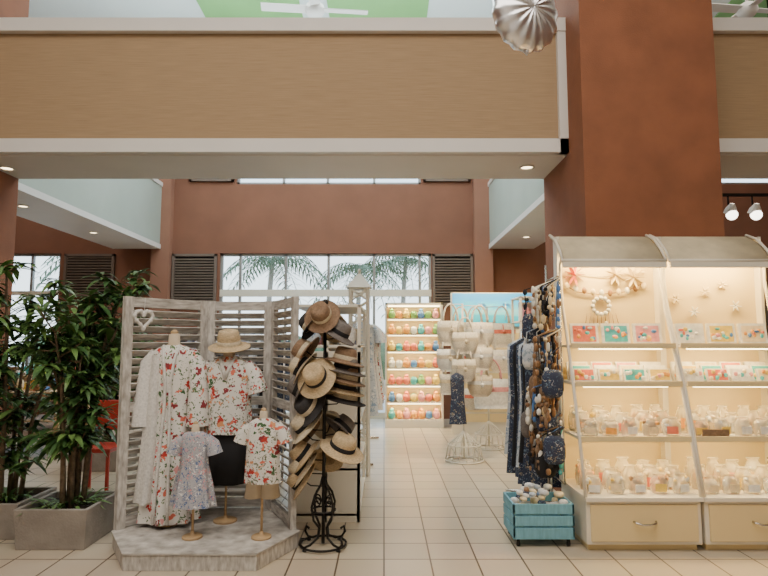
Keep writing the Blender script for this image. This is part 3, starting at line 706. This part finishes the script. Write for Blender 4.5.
b=MB(); garment(b,.90,7.2,1.12,.17,.62,M_fl4,0,.04,False); b.tube([(.90,7.2,1.20),(.98,7.45,1.21)],.005,M_chrome,5); b.obj('hanging_dress')
b=MB(); x0,x1,ya,yb=1.72,2.25,7.3,7.8
for xx in (x0,x1-.03):
    for yy in (ya,yb-.03): b.box(xx,xx+.03,yy,yy+.03,0,2.08,M_shw)
for z in (.12,.55,.95,1.35,1.75,2.06): b.box(x0,x1,ya,yb,z,z+.02,M_shw)
b.obj('white_open_shelf',bevel=.002)
b=MB()
for z in (.14,.57,.97,1.37,1.77):
    for k in range(4): b.puff((x0+.1+k*.11,ya+.12,z+.09),(.05,.07,.09),random.choice([G_whi,G_cre,M_straw2,G_pin,G_blu]),.7)
    b.box(x0+.05,x1-.05,ya+.25,ya+.3,z,z+.25,random.choice([G_whi,G_cre]))
b.obj('folded_bags')

# ---------------------------------------------------------------- plants
def plant(x,y,hw,ph,H,seed,canes=6,spread=.42,lm=(M_leaf,M_leaf2)):
    random.seed(seed); root=empty('potted_tree'); b=MB()
    vs=[]
    for z,s in ((0,.92),(ph,1.0),(ph,.88),(ph-.05,.88)):
        vs+=[(x-hw*s,y-hw*s,z),(x+hw*s,y-hw*s,z),(x+hw*s,y+hw*s,z),(x-hw*s,y+hw*s,z)]
    fs=[(3,2,1,0)]
    for l in range(3):
        for i in range(4): fs.append((l*4+i,l*4+(i+1)%4,l*4+4+(i+1)%4,l*4+4+i))
    b.add(vs,fs,M_planter); b.add(vs[12:],[(0,1,2,3)],M_soil); b.obj('planter',root,.006)
    b=MB(); g=MB()
    for c in range(canes):
        a=U(0,2*pi); rr=U(.03,.12); bx,by=x+rr*math.cos(a),y+rr*math.sin(a); h=H*U(.68,1.0); sp=spread*U(.3,1)
        P=[Vector((bx,by,ph-.06)),Vector((bx+sp*.15*math.cos(a),by+sp*.15*math.sin(a),ph+(h-ph)*.35)),Vector((bx+sp*.5*math.cos(a),by+sp*.5*math.sin(a),ph+(h-ph)*.7)),Vector((bx+sp*math.cos(a),by+sp*math.sin(a),h-.12))]
        b.tube(P,[.02,.016,.012,.007],M_bark,7)
        for k in range(11):
            t=U(.15,1.0) if k<9 else 1
            i=min(2,int(t*3)); f=t*3-i; o=P[i].lerp(P[i+1],f)
            a2=U(0,2*pi); L=U(.10,.25); e=o+Vector((math.cos(a2)*L,math.sin(a2)*L,U(.02,.2)))
            b.tube([o,o.lerp(e,.5)+Vector((0,0,-.01)),e],[.007,.006,.004],M_bark,5)
            for q in range(18):
                f=U(.35,1); pp=o.lerp(e,f); a3=U(0,2*pi)
                g.leaf(pp,(math.cos(a3),math.sin(a3),U(-.25,.8)),U(.12,.20),U(.018,.030),random.choice(lm),U(.2,.7))
    for q in range(60):
        a3=U(0,2*pi); r0=U(0,hw*.6); g.leaf((x+r0*math.cos(a3),y+r0*math.sin(a3),ph-.04),(math.cos(a3),math.sin(a3),U(.5,1.4)),U(.15,.3),.014,lm[0],U(.3,.8))
    b.obj('stems',root); g.obj('leaves',root)
plant(-2.42,4.58,.27,.29,2.15,3,9,.34)
plant(-3.06,4.8,.27,.27,2.2,5,9,.40)
plant(-3.3,7.1,.25,.3,2.0,9,7,.35)
random.seed(5)
def table(x0,x1,ya,yb,h,m):
    root=empty('display_table'); b=MB(); b.box(x0,x1,ya,yb,h-.04,h,m); b.box(x0+.05,x1-.05,ya+.05,yb-.05,h-.12,h-.04,m)
    for xx in (x0+.04,x1-.1):
        for yy in (ya+.04,yb-.1): b.box(xx,xx+.06,yy,yy+.06,0,h-.04,m)
    b.box(x0+.06,x1-.06,ya+.06,yb-.06,.2,.23,m); b.obj('table_frame',root,.004); g=MB()
    for k in range(34):
        m2=random.choice(PC); w=U(.04,.09); hh=U(.04,.16); xx=U(x0+.1,x1-.1); yy=U(ya+.1,yb-.1)
        if k%2: g.box(xx-w,xx+w,yy-w*.6,yy+w*.6,h,h+hh,m2)
        else: g.puff((xx,yy,h+hh*.5),(w*.8,w*.8,hh*.5),m2,.8)
    g.obj('table_goods',root)
table(-5.8,-4.2,7.6,8.5,.85,M_wood); table(-7.6,-6.2,7.2,8.2,.85,M_wood); table(4.9,6.6,8.3,9.3,.9,M_wood); table(-6.6,-5.0,9.5,10.4,.95,M_wood)
b=MB(); x,y=-2.85,5.9
b.box(x-.2,x+.2,y-.2,y+.2,.43,.47,M_redp); b.box(x-.2,x+.2,y+.17,y+.2,.6,.9,M_redp)
for sx in (-1,1):
    for sy in (-1,1): b.beam((x+sx*.17,y+sy*.17,0),(x+sx*.17,y+sy*.17,.9 if sy>0 else .44),.03,.03,M_redp)
b.obj('red_chair',bevel=.005)
b=MB(); x0,x1,ya,yb=3.35,4.6,6.9,7.4 
b.box(x0,x1,yb-.03,yb,0,2.0,M_louv); b.box(x0,x0+.03,ya,yb,0,2.0,M_louv); b.box(x1-.03,x1,ya,yb,0,2.0,M_louv)
for z in (.1,.5,.9,1.3,1.7,1.98): b.box(x0,x1,ya,yb,z,z+.025,M_louv)
b.obj('dark_bookcase',bevel=.002)

# balloon
b=MB(); c0=Vector((.90,3.5,3.58)); 
vs=[];fs=[];nu,nv=64,18
for j in range(nv+1):
    p=-pi/2+pi*j/nv
    for i in range(nu):
        a=2*pi*i/nu; k=1+.035*math.sin(a*16)*math.cos(p)**5
        rr=.23*math.cos(p)**.7*k; v=Vector((rr*math.cos(a),math.sin(p)*.10*(1+.05*math.sin(a*16)),rr*math.sin(a)*1.08)); vs.append(c0+RZ(.35)@v)
for j in range(nv):
    for i in range(nu):
        i2=(i+1)%nu; fs.append((j*nu+i,j*nu+i2,(j+1)*nu+i2,(j+1)*nu+i))
b.add(vs,fs,M_foil,True); b.tube([c0+Vector((.0,0,-.24)),c0+Vector((.005,0,-.275))],[.02,.004],M_foil,8)
b.tube([c0+Vector((0,0,.22)),c0+Vector((.02,.3,.9)),c0+Vector((0,.9,2.9))],.002,G_whi,4)
b.obj('foil_balloon')

# ---------------------------------------------------------------- lights
area('atrium_fill',(-1,8.7,6.35),6,4,360,(.86,.94,1.0))  # added cool fill under the closed ceiling, which has no opening
area('hall_light',(-0.5,1.0,6.3),7,5,470,(1.0,.91,.80))
area('ceiling_fill_up',(-1,7.6,4.75),6,.6,110,(.8,.95,1.0),(pi,0,0))  # added upward fill hidden behind the front beam, brightens the ceiling
area('side_light_left',(-7,8,6.3),2,4,90,(1,.9,.8)); area('side_light_right',(5.5,8,6.3),3,4,80,(1,.9,.8))
w=bpy.data.worlds.new('sky'); S.world=w; w.use_nodes=True; nt=w.node_tree; bg=nt.nodes['Background']
tc=nt.nodes.new('ShaderNodeTexCoord'); sp=nt.nodes.new('ShaderNodeSeparateXYZ'); cr=nt.nodes.new('ShaderNodeValToRGB')
nt.links.new(tc.outputs['Generated'],sp.inputs[0]); nt.links.new(sp.outputs['Z'],cr.inputs['Fac']); nt.links.new(cr.outputs['Color'],bg.inputs['Color'])
cr.color_ramp.elements[0].position=0.0; cr.color_ramp.elements[0].color=(.82,.94,.98,1); cr.color_ramp.elements[1].position=.6; cr.color_ramp.elements[1].color=(.5,.72,.95,1)
bg.inputs['Strength'].default_value=3.6

cam=bpy.data.cameras.new('camera'); co=bpy.data.objects.new('camera',cam); S.collection.objects.link(co)
cam.sensor_width=36; cam.lens=27.05; cam.clip_start=.05
co.location=(0,0,1.5); co.rotation_euler=(math.radians(90+5.35),0,0)
S.camera=co
